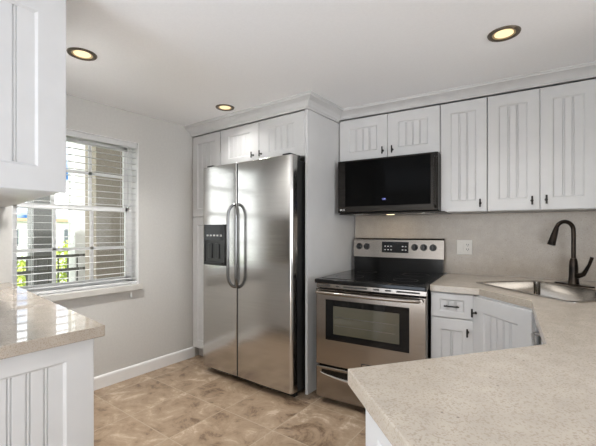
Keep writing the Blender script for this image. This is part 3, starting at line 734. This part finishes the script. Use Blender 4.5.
# dishwasher on the right leg, seen edge-on
dwv = thing('dishwasher', 'dishwasher front seen edge-on under the counter, right of the sink cabinet', 'dishwasher', R(1.42, -0.775, 0), RA - PI / 2)
MB().box(0.0, 0.60, 0.022, 0.58, 0.10, 0.873).build('body', 'black_plastic', dwv)
MB().box(0.004, 0.596, 0.0, 0.02, 0.12, 0.865).build('door', 'white_paint', dwv, bevel=0.004)
MB().box(0.0, 0.60, 0.06, 0.58, 0.0, 0.10).build('toe_kick', 'black_plastic', dwv)
mb = MB(); mb.tube([(0.06, 0.002, 0.77), (0.06, -0.03, 0.77), (0.08, -0.036, 0.77), (0.52, -0.036, 0.77), (0.54, -0.03, 0.77), (0.54, 0.002, 0.77)], 0.008, 10); mb.build('handle', 'stainless', dwv, smooth=True)
# peninsula base
pn = thing('peninsula_cabinet', 'white cabinet below the foreground countertop end', 'cabinet', R(1.5, -1.9, 0), RA)
inner = [(1.425, -1.395), (1.425, -1.535), (1.005, -2.035), (1.165, -2.215), (1.385, -2.47), (2.035, -1.76), (2.035, -1.395)]
MB().prism([(x - 1.5, y + 1.9) for x, y in inner], 0.10, 0.873).build('body', 'white_paint', pn)
ctr = Vector((1.6, -1.85))
MB().prism([(ctr.x + (x - ctr.x) * 0.88 - 1.5, ctr.y + (y - ctr.y) * 0.88 + 1.9) for x, y in inner], 0.0, 0.10).build('toe_kick', 'white_paint', pn)
ea, eb = Vector((1.005, -2.035)), Vector((1.385, -2.47)); ev = (eb - ea); el = ev.length
door_mesh(el - 0.004, 0.87, 0.02, 0.075, 0.075).build('end_panel', 'white_paint', pn, loc=(ea.x - 1.5, ea.y + 1.9, 0.002), rot=math.atan2(ev.y, ev.x))

# ================================================================== recessed ceiling lights
def downlight(x, y, label, watts):
    t = thing('ceiling_light', label, 'ceiling light', (x, y, CEIL), 0, 'recessed ceiling lights')
    MB().lathe([(0.052, -0.002), (0.060, -0.007), (0.074, -0.006), (0.077, -0.0003)], (0, 0, 0), 40).build('trim_ring', 'bronze_trim', t, smooth=True)
    MB().lathe([(0.0, -0.0012), (0.044, -0.0012), (0.044, -0.0022)], (0, 0, 0), 32).build('lens', 'lamp_lens', t)
    MB().lathe([(0.044, -0.0008), (0.049, -0.003), (0.054, -0.0045), (0.054, -0.0005)], (0, 0, 0), 32).build('baffle', 'baffle_gold', t, smooth=True)
    l = bpy.data.lights.new('downlight', 'AREA'); l.shape = 'DISK'; l.size = 0.10; l.energy = watts; l.color = (1, 0.985, 0.96); l.spread = math.radians(125)
    o = bpy.data.objects.new('downlight', l); C.objects.link(o); o.location = (x, y, CEIL - 0.012)
    return t
downlight(-2.245, 0.928, 'recessed bronze-ringed ceiling light nearest the window', 11.5)
downlight(-2.265, 2.035, 'recessed bronze-ringed ceiling light close to the crown above the refrigerator', 1.5)
downlight(-0.256, 2.137, 'recessed bronze-ringed ceiling light above the sink corner, at upper right', 2.2)
downlight(-0.25, 0.93, 'recessed bronze-ringed ceiling light above the foreground counter, out of frame', 1.4)

# ================================================================== outside the window
struct(MB().box(-60, -6.4, -30, 60, -3.1, -3.0).build('ground', 'lawn'))
struct(MB().box(-4.92, -3.2, -6, 12, 2.75, 2.9).build('ceiling_shade_slab', 'stucco_tan'))  # unseen slab added to keep sun and sky off the tan wall
struct(MB().box(-6.4, -3.2, -6, 12, -0.25, -0.05).build('floor_walkway', 'concrete'))
tag(MB().box(-4.9, -4.6, 2.06, 6.0, -0.05, 3.4).build('exterior_wall', 'stucco_tan'), 'tan stucco building wall filling the window\'s right panes', 'wall')
tag(MB().box(-6.2, -5.95, 2.36, 2.62, -0.05, 3.4).build('porch_column', 'stucco_white'), 'white outdoor column seen through the middle panes, beside tan wall', 'column')
tag(MB().box(-6.2, -5.95, 1.83, 2.07, -0.05, 3.4).build('porch_column', 'stucco_grey'), 'grey outdoor column seen through the left panes', 'column')
rl = thing('balcony_railing', 'dark metal railing outside the window', 'railing', (-5.6, 2.0, -0.05))
for zz, hh in ((0.96, 0.022), (0.77, 0.022), (0.58, 0.014), (0.20, 0.02)): MB().box(-0.02, 0.02, -2.5, 4.0, zz - hh, zz + hh).build('rail', 'rail_paint', rl)
pk = MB()
for i in range(54): pk.box(-0.008, 0.008, -2.4 + i * 0.12, -2.384 + i * 0.12, 0.2, 0.96)
pk.build('pickets', 'rail_paint', rl)
for y in (-2.4, 0.75, 3.9): MB().box(-0.025, 0.025, y, y + 0.05, 0, 0.98).build('post', 'rail_paint', rl)
bd = thing('apartment_building', 'distant white apartment building with rows of windows', 'building', (-28, 9, -3))
MB().box(-4, 0, -14, 12, 0, 4.9).build('wall', 'stucco_white', bd)
MB().box(-4.3, 0.3, -14.3, 12.3, 4.9, 5.1).build('roof', 'roof_tile', bd)
for fl in range(2):
    for i in range(14):
        MB().box(-0.05, 0.03, -13 + i * 1.8, -12 + i * 1.8, 1.0 + fl * 2.3, 2.1 + fl * 2.3).build('window', 'far_glass', bd)
def tree(x, y, r, zc, label):
    t = thing('tree', label, 'tree', (x, y, -3.0))
    MB().tube([(0, 0, 0), (0.03, 0, 1.2), (0, 0.02, zc + 3)], [0.09, 0.07, 0.03], 10).build('trunk', 'bark', t, smooth=True)
    mb = MB()
    for i in range(1500):
        while True:
            v = Vector((random.uniform(-1, 1), random.uniform(-1, 1), random.uniform(-1, 1)))
            if 0.25 < v.length < 1: break
        c = v * r + Vector((0, 0, zc + 3)); a = Vector((random.gauss(0, 1), random.gauss(0, 1), random.gauss(0, 1))).normalized()
        b2 = a.orthogonal().normalized(); s_ = random.uniform(0.05, 0.10)
        p0 = [c - a * s_, c + b2 * s_ * 0.4, c + a * s_, c - b2 * s_ * 0.4]
        mb.bm.faces.new([mb.bm.verts.new(p) for p in p0])
    mb.build('foliage', 'leaf', t)
tree(-11.0, 3.1, 0.75, -0.15, 'yellow-green tree seen low through the leftmost panes')
tree(-11.5, 4.7, 0.85, 0.2, 'yellow-green tree behind the railing, left of white column')
